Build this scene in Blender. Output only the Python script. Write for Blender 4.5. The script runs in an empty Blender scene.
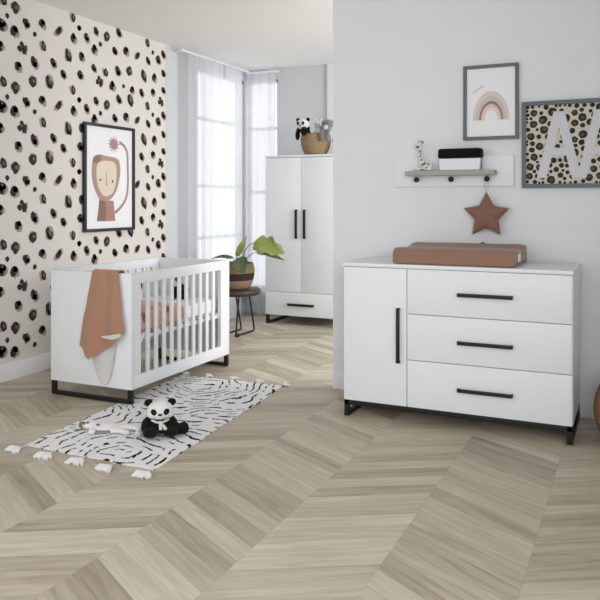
import bpy, bmesh, math, random
from mathutils import Vector, Matrix, Euler, noise as mnoise

random.seed(7)
SC = bpy.context.scene
COL = SC.collection
PI = math.pi
R = math.radians
ORIG = {}                       # world origin of every built object / Empty


# ----------------------------------------------------------------- materials
def lin(c):
    out = []
    for v in c[:3]:
        v = v / 255.0
        out.append(v / 12.92 if v <= 0.04045 else ((v + 0.055) / 1.055) ** 2.4)
    return (out[0], out[1], out[2], 1.0)


class NT:
    def __init__(self, name):
        self.m = bpy.data.materials.new(name)
        self.m.use_nodes = True
        self.t = self.m.node_tree
        self.t.nodes.clear()
        self.out = self.t.nodes.new('ShaderNodeOutputMaterial')

    def n(self, kind, **kw):
        nd = self.t.nodes.new(kind)
        for k, v in kw.items():
            setattr(nd, k, v)
        return nd

    def l(self, a, b):
        self.t.links.new(a, b)

    def put(self, sock, v):
        if hasattr(v, 'links') or isinstance(v, bpy.types.NodeSocket):
            self.l(v, sock)
        else:
            sock.default_value = v

    def math(self, op, a, b=None, c=None):
        nd = self.n('ShaderNodeMath', operation=op)
        for i, v in enumerate((a, b, c)):
            if v is not None:
                self.put(nd.inputs[i], v)
        return nd.outputs[0]

    def mix(self, fac, a, b):
        nd = self.n('ShaderNodeMix', data_type='RGBA')
        self.put(nd.inputs[0], fac)
        self.put(nd.inputs[6], a)
        self.put(nd.inputs[7], b)
        return nd.outputs[2]

    def noise(self, scale, detail=2.0, vec=None, rough=0.5, dist=0.0):
        nd = self.n('ShaderNodeTexNoise')
        nd.inputs['Scale'].default_value = scale
        nd.inputs['Detail'].default_value = detail
        nd.inputs['Roughness'].default_value = rough
        nd.inputs['Distortion'].default_value = dist
        if vec is not None:
            self.l(vec, nd.inputs['Vector'])
        return nd.outputs['Fac']

    def coord(self, which='Object'):
        return self.n('ShaderNodeTexCoord').outputs[which]

    def ramp(self, fac, stops):
        nd = self.n('ShaderNodeValToRGB')
        el = nd.color_ramp.elements
        while len(el) < len(stops):
            el.new(0.5)
        for e, (p, c) in zip(el, stops):
            e.position = p
            e.color = c
        self.l(fac, nd.inputs[0])
        return nd.outputs[0]

    def bump(self, height, strength=0.2, dist=0.005):
        nd = self.n('ShaderNodeBump')
        nd.inputs['Strength'].default_value = strength
        nd.inputs['Distance'].default_value = dist
        self.l(height, nd.inputs['Height'])
        return nd.outputs[0]

    def bsdf(self, color, rough=0.5, metal=0.0, normal=None, sheen=0.0, spec=0.5):
        p = self.n('ShaderNodeBsdfPrincipled')
        self.put(p.inputs['Base Color'], color)
        self.put(p.inputs['Roughness'], rough)
        p.inputs['Metallic'].default_value = metal
        p.inputs['Specular IOR Level'].default_value = spec
        if sheen:
            p.inputs['Sheen Weight'].default_value = sheen
        if normal is not None:
            self.l(normal, p.inputs['Normal'])
        self.l(p.outputs[0], self.out.inputs[0])
        return p


def plain(name, rgb, rough=0.5, metal=0.0, scale=30.0, var=0.04, bump=0.0, sheen=0.0, spec=0.5, bdist=0.003):
    t = NT(name)
    c = lin(rgb)
    co = t.coord()
    f = t.noise(scale, 3.0, co)
    d = tuple(max(0.0, x * (1 - var * 2)) for x in c[:3]) + (1.0,)
    u = tuple(min(1.0, x * (1 + var)) for x in c[:3]) + (1.0,)
    col = t.mix(f, d, u)
    nrm = t.bump(t.noise(scale * 4, 2.0, co), bump, bdist) if bump else None
    t.bsdf(col, rough, metal, nrm, sheen, spec)
    return t.m


def fabric(name, rgb, scale=260.0, var=0.10, bump=0.35, rough=0.9, sheen=0.3):
    t = NT(name)
    c = lin(rgb)
    co = t.coord()
    w = t.noise(scale, 2.0, co)
    big = t.noise(7.0, 3.0, co)
    d = tuple(max(0.0, x * (1 - var * 2.2)) for x in c[:3]) + (1.0,)
    u = tuple(min(1.0, x * (1 + var)) for x in c[:3]) + (1.0,)
    f = t.math('ADD', t.math('MULTIPLY', w, 0.6), t.math('MULTIPLY', big, 0.4))
    t.bsdf(t.mix(f, d, u), rough, 0.0, t.bump(w, bump, 0.003), sheen, 0.2)
    return t.m


def plush(name, rgb, scale=140.0):
    return fabric(name, rgb, scale, 0.10, 0.9, 0.95, 0.5)


M = {}
M['lacquer'] = plain('white_lacquer', (225, 228, 232), 0.38, 0, 6, 0.008)
M['lacquer_inner'] = plain('white_board', (226, 226, 226), 0.5, 0, 6, 0.01)
M['black'] = plain('black_metal', (24, 24, 24), 0.45, 0.3, 40, 0.05)
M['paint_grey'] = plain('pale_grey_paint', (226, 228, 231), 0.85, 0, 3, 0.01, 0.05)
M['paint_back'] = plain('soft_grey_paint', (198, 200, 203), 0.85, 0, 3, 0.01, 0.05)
M['paint_white'] = plain('white_paint', (236, 236, 236), 0.8, 0, 3, 0.01, 0.05)
M['trim_white'] = plain('white_trim_paint', (228, 228, 230), 0.45, 0, 5, 0.01)
M['paper_cream'] = plain('wallpaper_ground', (212, 210, 206), 0.85, 0, 3, 0.015, 0.06)
M['spot_black'] = plain('wallpaper_spot_black', (48, 42, 39), 0.85, 0, 120, 0.35)
M['spot_brown'] = plain('wallpaper_spot_brown', (176, 150, 138), 0.85, 0, 120, 0.2)
M['spot_taupe'] = plain('wallpaper_spot_taupe', (120, 112, 100), 0.85, 0, 120, 0.2)
M['terracotta'] = fabric('terracotta_muslin', (172, 130, 108), 240, 0.10, 0.5)
M['lining'] = fabric('grey_lining', (206, 204, 202), 200, 0.05, 0.3)
M['mat_cover'] = fabric('terracotta_knit', (150, 116, 100), 300, 0.12, 0.5)
M['star_cloth'] = fabric('terracotta_velvet', (138, 102, 88), 200, 0.10, 0.4)
M['sheet'] = fabric('white_sheet', (232, 231, 230), 260, 0.03, 0.2)
M['plush_white'] = plush('white_plush', (226, 224, 222))
M['plush_black'] = fabric('black_plush', (15, 15, 16), 140, 0.10, 0.6, 0.95, 0.06)
M['plush_grey'] = plush('grey_plush', (120, 120, 124))
M['plush_pale'] = plush('pale_grey_plush', (196, 196, 198))
M['plush_brown'] = plush('brown_plush', (120, 105, 92))
M['nose'] = plain('nose_black', (12, 12, 12), 0.3)
M['cotton'] = plush('rug_cotton', (230, 229, 230), 300)
M['leather'] = plain('brown_leather', (120, 78, 50), 0.6, 0, 60, 0.1)
M['sage'] = plain('sage_grey_paint', (158, 162, 156), 0.55, 0, 10, 0.02)
M['frame_black'] = plain('black_frame', (30, 30, 32), 0.4, 0, 30, 0.05)
M['frame_grey'] = plain('grey_frame', (100, 103, 112), 0.5, 0, 30, 0.05)
M['print_paper'] = plain('print_paper', (236, 236, 241), 0.6, 0, 20, 0.01)
M['letter_grey'] = plain('letter_paint', (206, 206, 214), 0.6, 0, 20, 0.015)
M['leo_ground'] = plain('leopard_ground', (206, 201, 184), 0.7, 0, 60, 0.08)
M['leo_black'] = plain('leopard_black', (30, 27, 24), 0.7, 0, 60, 0.2)
M['leo_brown'] = plain('leopard_brown', (92, 78, 58), 0.7, 0, 60, 0.2)
M['ink_dark'] = plain('ink_dark', (50, 44, 40), 0.7)
M['mane'] = plain('mane_ink', (172, 142, 128), 0.7, 0, 50, 0.05)
M['mane_dark'] = plain('mane_dark_ink', (140, 106, 94), 0.7, 0, 50, 0.05)
M['face_ink'] = plain('face_ink', (224, 210, 188), 0.7, 0, 50, 0.03)
M['body_ink'] = plain('body_ink', (162, 124, 110), 0.7, 0, 50, 0.05)
M['body_dark'] = plain('body_dark_ink', (130, 96, 84), 0.7, 0, 50, 0.05)
M['tail_ink'] = plain('tail_ink', (160, 132, 124), 0.7, 0, 50, 0.05)
M['arc_a'] = plain('arc_sand', (218, 208, 202), 0.7)
M['arc_b'] = plain('arc_grey', (200, 194, 196), 0.7)
M['arc_c'] = plain('arc_mauve', (146, 122, 128), 0.7)
M['arc_d'] = plain('arc_blush', (222, 196, 188), 0.7)
M['arc_e'] = plain('arc_pale', (226, 216, 212), 0.7)
M['leaf_bright'] = plain('leaf_bright', (140, 154, 80), 0.45, 0, 25, 0.15)
M['leaf_dark'] = plain('leaf_dark', (88, 96, 62), 0.5, 0, 25, 0.15)
M['stalk'] = plain('leaf_stalk', (128, 134, 112), 0.6, 0, 25, 0.1)
M['soil'] = plain('soil', (58, 46, 36), 0.95, 0, 80, 0.3, 0.6)
M['stool_wood'] = plain('dark_stool_wood', (54, 45, 40), 0.5, 0, 30, 0.2)


def wicker(name, a, b, rough=0.8):
    t = NT(name)
    co = t.coord()
    f = t.noise(55, 3, co)
    t.bsdf(t.mix(f, lin(a), lin(b)), rough, 0, t.bump(t.noise(160, 2, co), 0.5, 0.004), 0, 0.2)
    return t.m


M['wicker'] = wicker('jute_weave', (112, 92, 70), (176, 150, 118))
M['wicker_olive'] = wicker('olive_weave', (92, 84, 60), (140, 128, 92))
M['wicker_dark'] = wicker('dark_weave', (40, 32, 28), (66, 52, 46))
M['wicker_tan'] = wicker('tan_weave', (120, 98, 80), (160, 134, 110))
M['wicker_honey'] = wicker('honey_weave', (100, 74, 48), (164, 128, 88))


def mat_floor():
    t = NT('oak_chevron')
    sep = t.n('ShaderNodeSeparateXYZ')
    t.l(t.coord('Object'), sep.inputs[0])
    x, y = sep.outputs[0], sep.outputs[1]
    W, PITCH, TAN = 0.5, 0.122, math.tan(R(30))
    c = t.math('DIVIDE', t.math('ADD', x, 1.87), W)
    ci = t.math('FLOOR', c)
    fx = t.math('SUBTRACT', c, ci)
    odd = t.math('FLOORED_MODULO', ci, 2.0)
    sgn = t.math('SUBTRACT', t.math('MULTIPLY', odd, 2.0), 1.0)
    v = t.math('SUBTRACT', y, t.math('MULTIPLY', t.math('MULTIPLY', sgn, fx), W * TAN))
    q = t.math('DIVIDE', v, PITCH)
    qi = t.math('FLOOR', q)
    fq = t.math('SUBTRACT', q, qi)
    wn = t.n('ShaderNodeTexWhiteNoise', noise_dimensions='2D')
    cmb = t.n('ShaderNodeCombineXYZ')
    t.l(ci, cmb.inputs[0]); t.l(qi, cmb.inputs[1])
    t.l(cmb.outputs[0], wn.inputs['Vector'])
    rnd = wn.outputs['Value']
    # grain along the plank
    g = t.n('ShaderNodeCombineXYZ')
    t.l(t.math('MULTIPLY', fx, 0.9), g.inputs[0])
    t.l(t.math('MULTIPLY', v, 15.0), g.inputs[1])
    t.l(t.math('ADD', t.math('MULTIPLY', rnd, 37.0), t.math('MULTIPLY', ci, 3.1)), g.inputs[2])
    grain = t.noise(1.6, 5.0, g.outputs[0], 0.6, 0.6)
    fine = t.noise(7.0, 3.0, g.outputs[0], 0.6)
    tone = t.math('ADD', t.math('MULTIPLY', grain, 0.70), t.math('MULTIPLY', rnd, 0.30))
    col = t.ramp(tone, [(0.22, lin((138, 127, 109))), (0.42, lin((172, 162, 143))), (0.6, lin((193, 184, 165))), (0.82, lin((216, 209, 191)))])
    col = t.mix(t.math('MULTIPLY', fine, 0.25), col, lin((150, 136, 118)))
    e1 = t.math('ABSOLUTE', t.math('SUBTRACT', fq, 0.5))
    e2 = t.math('ABSOLUTE', t.math('SUBTRACT', fx, 0.5))
    gap = t.math('MAXIMUM', t.math('GREATER_THAN', e1, 0.490), t.math('GREATER_THAN', e2, 0.4975))
    col = t.mix(t.math('MULTIPLY', gap, 0.22), col, lin((96, 84, 72)))
    h = t.math('SUBTRACT', t.math('MULTIPLY', fine, 0.15), gap)
    t.bsdf(col, t.math('ADD', t.math('MULTIPLY', grain, 0.12), 0.42), 0, t.bump(h, 0.15, 0.002), 0, 0.4)
    return t.m


M['floor'] = mat_floor()


def mat_rug():
    t = NT('tufted_rug')
    co = t.coord('Object')
    warp = t.n('ShaderNodeTexNoise')
    warp.inputs['Scale'].default_value = 3.2
    warp.inputs['Detail'].default_value = 1.5
    t.l(co, warp.inputs['Vector'])
    sub = t.n('ShaderNodeVectorMath', operation='SUBTRACT')
    t.l(warp.outputs['Color'], sub.inputs[0]); sub.inputs[1].default_value = (0.5, 0.5, 0.5)
    sc = t.n('ShaderNodeVectorMath', operation='SCALE')
    t.l(sub.outputs[0], sc.inputs[0]); sc.inputs['Scale'].default_value = 0.30
    add = t.n('ShaderNodeVectorMath', operation='ADD')
    t.l(co, add.inputs[0]); t.l(sc.outputs[0], add.inputs[1])
    p = add.outputs[0]

    def dist(cx, cy):
        d = t.n('ShaderNodeVectorMath', operation='DISTANCE')
        t.l(p, d.inputs[0]); d.inputs[1].default_value = (cx, cy, 0)
        return d.outputs['Value']
    d = t.math('MINIMUM', t.math('MINIMUM', dist(0.16, 1.50), dist(0.55, 0.12)), t.math('ADD', dist(-0.2, 0.55), 0.10))
    ph = t.math('FRACT', t.math('DIVIDE', d, 0.064))
    a = t.math('ABSOLUTE', t.math('SUBTRACT', ph, 0.5))
    line = t.math('LESS_THAN', a, 0.13)
    dash = t.math('GREATER_THAN', t.noise(13.0, 1.0, co), 0.455)
    frag = t.math('GREATER_THAN', t.noise(60.0, 1.0, co), 0.36)
    fac = t.math('MULTIPLY', t.math('MULTIPLY', line, dash), frag)
    fuzz = t.noise(240.0, 2.0, co)
    base = t.mix(fuzz, lin((222, 221, 222)), lin((246, 245, 246)))
    col = t.mix(fac, base, lin((34, 33, 36)))
    hgt = t.math('SUBTRACT', fuzz, t.math('MULTIPLY', line, 0.5))
    t.bsdf(col, 0.95, 0, t.bump(hgt, 0.6, 0.005), 0.0, 0.1)
    return t.m


M['rug'] = mat_rug()


def mat_duvet():
    t = NT('salmon_print_duvet')
    co = t.coord()
    v = t.n('ShaderNodeTexVoronoi')
    v.inputs['Scale'].default_value = 9.0
    t.l(co, v.inputs['Vector'])
    f = t.ramp(v.outputs['Distance'], [(0.25, lin((158, 98, 84))), (0.36, lin((206, 160, 146))), (0.6, lin((216, 176, 162)))])
    w = t.noise(220, 2, co)
    t.bsdf(f, 0.9, 0, t.bump(w, 0.3, 0.003), 0.2, 0.2)
    return t.m


M['duvet'] = mat_duvet()


def mat_sheer():
    t = NT('sheer_voile')
    co = t.coord()
    w = t.noise(300, 1, co)
    tr = t.n('ShaderNodeBsdfTransparent')
    tr.inputs[0].default_value = (0.98, 0.98, 0.99, 1)
    tl = t.n('ShaderNodeBsdfTranslucent')
    tl.inputs[0].default_value = lin((226, 228, 232))
    df = t.n('ShaderNodeBsdfDiffuse')
    df.inputs[0].default_value = lin((232, 234, 238))
    m1 = t.n('ShaderNodeMixShader')
    m1.inputs[0].default_value = 0.35
    t.l(tl.outputs[0], m1.inputs[1]); t.l(df.outputs[0], m1.inputs[2])
    m2 = t.n('ShaderNodeMixShader')
    t.l(t.math('ADD', t.math('MULTIPLY', w, 0.10), 0.66), m2.inputs[0])
    t.l(tr.outputs[0], m2.inputs[1]); t.l(m1.outputs[0], m2.inputs[2])
    t.l(m2.outputs[0], t.out.inputs[0])
    return t.m


M['sheer'] = mat_sheer()


def mat_glass():
    t = NT('window_glass')
    tr = t.n('ShaderNodeBsdfTransparent')
    tr.inputs[0].default_value = (1.0, 1.0, 1.0, 1)
    gl = t.n('ShaderNodeBsdfGlossy')
    gl.inputs['Roughness'].default_value = 0.02
    fr = t.n('ShaderNodeLayerWeight')
    mx = t.n('ShaderNodeMixShader')
    t.l(t.math('ADD', t.math('MULTIPLY', t.math('POWER', fr.outputs['Facing'], 4.0), 0.5), 0.03), mx.inputs[0]); t.l(tr.outputs[0], mx.inputs[1]); t.l(gl.outputs[0], mx.inputs[2])
    t.l(mx.outputs[0], t.out.inputs[0])
    return t.m


M['glass'] = mat_glass()


# ------------------------------------------------------------------- helpers
def meta(o, label=None, cat=None, group=None, kind=None):
    if label: o['label'] = label
    if cat: o['category'] = cat
    if group: o['group'] = group
    if kind: o['kind'] = kind
    return o


def thing(name, loc, label, cat, group=None):
    o = bpy.data.objects.new(name, None)
    COL.objects.link(o)
    o.location = loc
    o.empty_display_size = 0.05
    ORIG[o.name] = Vector(loc)
    return meta(o, label, cat, group)


XF = None


class G:
    """Collects shapes (world metres) into one mesh object."""
    def __init__(self):
        self.bm = bmesh.new()

    def absorb(self, tmp, mat=0):
        for f in tmp.faces:
            f.material_index = mat
        me = bpy.data.meshes.new('tmp')
        tmp.to_mesh(me); tmp.free()
        self.bm.from_mesh(me)
        bpy.data.meshes.remove(me)
        return self

    def box(self, x0, x1, y0, y1, z0, z1, bevel=0.0, mat=0, rot=None, seg=2):
        t = bmesh.new()
        bmesh.ops.create_cube(t, size=1.0)
        c = Vector(((x0 + x1) / 2, (y0 + y1) / 2, (z0 + z1) / 2))
        for v in t.verts:
            v.co = Vector((v.co.x * (x1 - x0), v.co.y * (y1 - y0), v.co.z * (z1 - z0)))
        if bevel > 0:
            bmesh.ops.bevel(t, geom=list(t.edges), offset=bevel, segments=seg, profile=0.6, affect='EDGES')
        for v in t.verts:
            if rot is not None:
                v.co = rot @ v.co
            v.co += c
        return self.absorb(t, mat)

    def ell(self, c, r, rot=None, mat=0, u=20, v=12):
        t = bmesh.new()
        bmesh.ops.create_uvsphere(t, u_segments=u, v_segments=v, radius=1.0)
        for p in t.verts:
            q = Vector((p.co.x * r[0], p.co.y * r[1], p.co.z * r[2]))
            if rot is not None:
                q = rot @ q
            p.co = q + Vector(c)
        return self.absorb(t, mat)

    def tube(self, pts, r, seg=10, mat=0, cap=True):
        pts = [Vector(p) for p in pts]
        n = len(pts)
        rad = r if isinstance(r, (list, tuple)) else [r] * n
        t = bmesh.new()
        rings = []
        ref = None
        for i, p in enumerate(pts):
            d = (pts[min(i + 1, n - 1)] - pts[max(i - 1, 0)]).normalized()
            if ref is None:
                ref = Vector((0, 0, 1)) if abs(d.z) < 0.9 else Vector((1, 0, 0))
            a = (ref - d * ref.dot(d)).normalized()
            ref = a
            b = d.cross(a)
            rings.append([t.verts.new(p + (a * math.cos(2 * PI * k / seg) + b * math.sin(2 * PI * k / seg)) * rad[i]) for k in range(seg)])
        for i in range(n - 1):
            for k in range(seg):
                t.faces.new((rings[i][k], rings[i][(k + 1) % seg], rings[i + 1][(k + 1) % seg], rings[i + 1][k]))
        if cap:
            t.faces.new(rings[0][::-1]); t.faces.new(rings[-1])
        bmesh.ops.recalc_face_normals(t, faces=t.faces)
        return self.absorb(t, mat)

    def lathe(self, prof, c, seg=48, weave=0.0, mats=None, mat=0):
        """prof: (r, z) list, bottom to top; weave: radial basket relief."""
        t = bmesh.new()
        rings = []
        for i, (r, z) in enumerate(prof):
            ring = []
            for k in range(seg):
                a = 2 * PI * k / seg
                rr = max(r + (weave * (1 if (k + i) % 2 else -1) if r > 0.03 else 0), 0.0005)
                ring.append(t.verts.new((c[0] + rr * math.cos(a), c[1] + rr * math.sin(a), c[2] + z)))
            rings.append(ring)
        for i in range(len(prof) - 1):
            for k in range(seg):
                f = t.faces.new((rings[i][k], rings[i][(k + 1) % seg], rings[i + 1][(k + 1) % seg], rings[i + 1][k]))
        t.faces.new(rings[0][::-1])
        t.faces.new(rings[-1])
        bmesh.ops.recalc_face_normals(t, faces=t.faces)
        return self.absorb(t, mat)

    def poly(self, pts, mat=0, extrude=None):
        t = bmesh.new()
        vs = [t.verts.new(p) for p in pts]
        f = t.faces.new(vs)
        if extrude is not None:
            r = bmesh.ops.extrude_face_region(t, geom=[f])
            for v in [e for e in r['geom'] if isinstance(e, bmesh.types.BMVert)]:
                v.co += Vector(extrude)
            bmesh.ops.recalc_face_normals(t, faces=t.faces)
        return self.absorb(t, mat)

    def grid(self, fn, nu, nv, mat=0, thick=0.0, closed_u=False):
        """fn(u, v) -> point, u and v from 0 to 1; thick > 0 gives the sheet a thickness."""
        t = bmesh.new()
        vs = [[t.verts.new(fn(i / nu, j / nv)) for j in range(nv + 1)] for i in range(nu + 1)]
        for i in range(nu):
            for j in range(nv):
                t.faces.new((vs[i][j], vs[i + 1][j], vs[i + 1][j + 1], vs[i][j + 1]))
        if thick:
            t.normal_update()
            bmesh.ops.solidify(t, geom=list(t.faces), thickness=thick)
        bmesh.ops.recalc_face_normals(t, faces=t.faces)
        return self.absorb(t, mat)

    def build(self, name, mats, parent=None, loc=None, smooth=40, subsurf=0):
        if not isinstance(mats, (list, tuple)):
            mats = [mats]
        o0 = ORIG[parent.name] if parent is not None else Vector(loc if loc is not None else (0, 0, 0))
        if XF is not None:
            bmesh.ops.transform(self.bm, matrix=XF, verts=self.bm.verts)
        for v in self.bm.verts:
            v.co -= o0
        me = bpy.data.meshes.new(name)
        self.bm.to_mesh(me); self.bm.free()
        for m in mats:
            me.materials.append(M[m])
        if smooth:
            me.polygons.foreach_set('use_smooth', [True] * len(me.polygons))
            me.set_sharp_from_angle(angle=R(smooth))
        o = bpy.data.objects.new(name, me)
        COL.objects.link(o)
        if parent is not None:
            o.parent = parent
        else:
            o.location = o0
        ORIG[o.name] = o0
        if subsurf:
            s = o.modifiers.new('smooth', 'SUBSURF'); s.levels = s.render_levels = subsurf
        return o

    def fuse(self, voxel=0.006, smooth=6):
        """Melts the collected, overlapping shapes into one continuous skin."""
        me = bpy.data.meshes.new('tmp')
        self.bm.to_mesh(me); self.bm.free()
        o = bpy.data.objects.new('tmp_melt', me)
        COL.objects.link(o)
        r = o.modifiers.new('r', 'REMESH'); r.mode = 'VOXEL'; r.voxel_size = voxel
        s = o.modifiers.new('s', 'SMOOTH'); s.iterations = smooth; s.factor = 0.5
        dg = bpy.context.evaluated_depsgraph_get()
        ev = bpy.data.meshes.new_from_object(o.evaluated_get(dg))
        bpy.data.objects.remove(o); bpy.data.meshes.remove(me)
        self.bm = bmesh.new()
        self.bm.from_mesh(ev)
        bpy.data.meshes.remove(ev)
        return self

    def place(self, mtx):
        bmesh.ops.transform(self.bm, matrix=mtx, verts=self.bm.verts)
        return self

    def fuzz(self, amp, scale):
        self.bm.normal_update()
        for v in self.bm.verts:
            v.co += v.normal * amp * mnoise.noise(v.co * scale)
        return self


def struct(g, name, mats, smooth=0, **kw):
    return meta(g.build(name, mats, smooth=smooth, **kw), kind='structure')


# --------------------------------------------------------------- room shell
XL, YP, YB, ZC = -4.338, 4.907, 7.80, 2.95     # patterned wall, front wall face, back wall, ceiling
XR = 0.55
fl = G().box(-4.6, 2.6, -1.5, 8.0, -0.1, 0.0)
struct(fl, 'floor', 'floor')
struct(G().box(-4.5, XR + 0.15, 1.2, 7.95, ZC, ZC + 0.1), 'ceiling', 'paint_white')

# patterned wall with the window opening further back
WY0, WY1, WZ0, WZ1 = 6.70, 7.785, 0.30, 2.82
g = G()
g.box(XL - 0.14, XL, 1.6, WY0, 0, ZC)
g.box(XL - 0.14, XL, WY0, WY1, 0, WZ0)
g.box(XL - 0.14, XL, WY0, WY1, WZ1, ZC)
g.box(XL - 0.14, XL, WY1, YB + 0.14, 0, ZC)
XW = XL + 0.0012
PAPER_END = 6.118
g.poly([(XW, 1.6, 0.0), (XW, PAPER_END, 0.0), (XW, PAPER_END, ZC), (XW, 1.6, ZC)], 1)
SPOTS = [(4.035, 0.225, 'B'), (4.151, 0.206, 'B'), (4.271, 0.291, 'B'), (4.359, 0.225, 'S'), (4.438, 0.325, 'B'), (4.618, 0.306, 'L'),
 (4.791, 0.283, 'B'), (4.863, 0.383, 'S'), (4.955, 0.321, 'B'), (4.23, 0.088, 'C'), (4.444, 0.148, 'D'), (4.733, 0.124, 'G'),
 (4.895, 0.144, 'B'), (4.353, 0.0, 'B'), (4.187, 0.556, 'B'), (4.56, 0.032, 'B'), (4.673, 0.573, 'B'), (4.877, 0.599, 'B'),
 (4.014, 0.046, 'S'), (4.338, 0.462, 'R'), (4.516, 0.482, 'G'), (4.784, 0.456, 'D'), (4.87, 0.38, 'S'), (4.035, 0.414, 'D'),
 (4.159, 0.387, 'R'), (4.082, 0.308, 'S'), (5.079, 0.403, 'B'), (5.219, 0.38, 'R'), (5.393, 0.455, 'B'), (5.558, 0.468, 'G'),
 (5.139, 0.297, 'S'), (5.057, 0.238, 'B'), (5.333, 0.277, 'B'), (5.491, 0.306, 'B'), (5.661, 0.289, 'L'), (5.727, 0.563, 'B'),
 (5.912, 0.589, 'B'), (6.087, 0.02, 'B'), (5.821, 0.441, 'D'), (6.039, 0.509, 'C'), (5.908, 0.367, 'S'), (6.085, 0.381, 'B'),
 (5.834, 0.271, 'B'), (6.001, 0.309, 'B'), (5.767, 0.111, 'G'), (5.931, 0.123, 'B'), (6.085, 0.191, 'B'), (5.05, 0.071, 'B'),
 (5.2, 0.057, 'D'), (5.377, 0.096, 'B'), (5.541, 0.123, 'R'), (5.124, 0.578, 'C'), (5.297, 0.563, 'B'), (5.458, 0.586, 'S'), (5.584, 0.567, 'B')]
SPOTS += [(y - 1.06 + (0.02 if i % 2 else 0), z, k) for i, (y, z, k) in enumerate(SPOTS) if y < 5.06]
SPOTS += [(y - 2.1, z, k) for (y, z, k) in SPOTS if 4.0 < y < 5.06]


def blot(gg, y, z, ry, rz, mat, lay, rnd, tilt=0.0, n=11):
    ph = rnd.random() * 6.28
    ry, rz = ry * 1.3, rz * 1.3
    pts = []
    for k in range(n):
        a = ph + 2 * PI * k / n
        j = rnd.uniform(0.78, 1.16)
        py, pz = ry * j * math.cos(a), rz * j * math.sin(a)
        pts.append((XW + 0.0012 * lay, y + py * math.cos(tilt) - pz * math.sin(tilt), z + py * math.sin(tilt) + pz * math.cos(tilt)))
    gg.poly(pts, mat)


tile = 0.615
for i, (y, zm, kind) in enumerate(SPOTS):
    for rep in range(0, 6):
        z = zm + tile * rep
        if z < 0.155 or z > ZC - 0.03 or y < 1.7:
            continue
        rnd = random.Random(1000 + i)
        if kind == 'S':
            blot(g, y, z, 0.017, 0.018, 2, 2, rnd)
        elif kind == 'B':
            s = rnd.uniform(0.96, 1.2)
            sd = rnd.choice((-1, 1))
            blot(g, y + 0.011, z - 0.009, 0.028 * s, 0.030 * s, 3, 1, rnd, 0.3)
            blot(g, y - 0.004, z + 0.003, 0.023 * s, 0.029 * s, 2, 2, rnd, 0.35 * sd, 9)
            blot(g, y + 0.012, z - 0.010 * sd, 0.016 * s, 0.020 * s, 2, 2, rnd, 0.3, 8)
            blot(g, y + 0.016, z + 0.014 * sd, 0.008, 0.009, 4, 3, rnd, 0.5, 7)
        elif kind == 'R':
            blot(g, y + 0.008, z + 0.002, 0.034, 0.036, 3, 1, rnd)
            blot(g, y, z, 0.032, 0.035, 2, 2, rnd)
            blot(g, y + 0.009, z + 0.005, 0.010, 0.013, 4, 3, rnd, 0.3, 8)
        elif kind == 'G':
            blot(g, y - 0.010, z + 0.004, 0.022, 0.044, 2, 2, rnd, 0.25)
            blot(g, y + 0.016, z - 0.014, 0.020, 0.034, 2, 2, rnd, 0.2)
            blot(g, y + 0.005, z, 0.038, 0.046, 3, 1, rnd, 0.2)
            blot(g, y + 0.008, z + 0.004, 0.009, 0.022, 4, 3, rnd, 0.3, 8)
        elif kind == 'L':
            blot(g, y + 0.004, z, 0.050, 0.024, 3, 1, rnd, 0.75)
            blot(g, y, z, 0.034, 0.020, 2, 2, rnd, 0.75)
            blot(g, y + 0.020, z + 0.022, 0.014, 0.014, 4, 2, rnd, 0.7)
        elif kind == 'D':
            blot(g, y - 0.018, z - 0.002, 0.014, 0.032, 3, 1, rnd, 0.25)
            blot(g, y + 0.010, z, 0.022, 0.034, 2, 2, rnd, 0.3)
            blot(g, y + 0.012, z + 0.004, 0.006, 0.015, 4, 3, rnd, 0.4, 7)
        elif kind == 'C':
            blot(g, y - 0.024, z - 0.004, 0.020, 0.020, 2, 2, rnd)
            blot(g, y - 0.006, z + 0.034, 0.017, 0.015, 2, 2, rnd)
            blot(g, y + 0.018, z - 0.008, 0.018, 0.030, 2, 2, rnd)
            blot(g, y + 0.036, z - 0.004, 0.014, 0.032, 4, 1, rnd)
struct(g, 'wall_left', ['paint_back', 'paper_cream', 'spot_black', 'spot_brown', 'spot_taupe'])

# back wall with its narrow window
BX0, BX1, BZ0, BZ1 = -4.325, -3.90, 0.30, 2.82
g = G()
g.box(XL - 0.14, BX0, YB, YB + 0.14, 0, ZC)
g.box(BX0, BX1, YB, YB + 0.14, 0, BZ0)
g.box(BX0, BX1, YB, YB + 0.14, BZ1, ZC)
g.box(BX1, XR + 0.14, YB, YB + 0.14, 0, ZC)
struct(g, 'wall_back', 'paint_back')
struct(G().box(-2.007, XR + 0.14, YP, YP + 0.12, 0, ZC, 0.002), 'wall_front', 'paint_grey')
struct(G().box(XR, XR + 0.14, 1.9, YP + 0.12, 0, ZC), 'wall_right_unseen', 'paint_grey')  # out-of-view wall, its extent chosen to shade the dresser side
struct(G().box(-3.25, -3.10, YB - 0.035, YB, 0, ZC, 0.003), 'trim_1', 'trim_white', smooth=30)
struct(G().box(XL, XL + 0.016, 1.6, YB, 0, 0.132, 0.003), 'baseboard_left', 'trim_white', smooth=30)
struct(G().box(XL + 0.016, -3.25, YB - 0.016, YB, 0, 0.132, 0.003), 'baseboard_back', 'trim_white', smooth=30)
struct(G().box(-2.007, XR, YP - 0.015, YP, 0, 0.123, 0.003), 'baseboard_front', 'trim_white', smooth=30)


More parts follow.
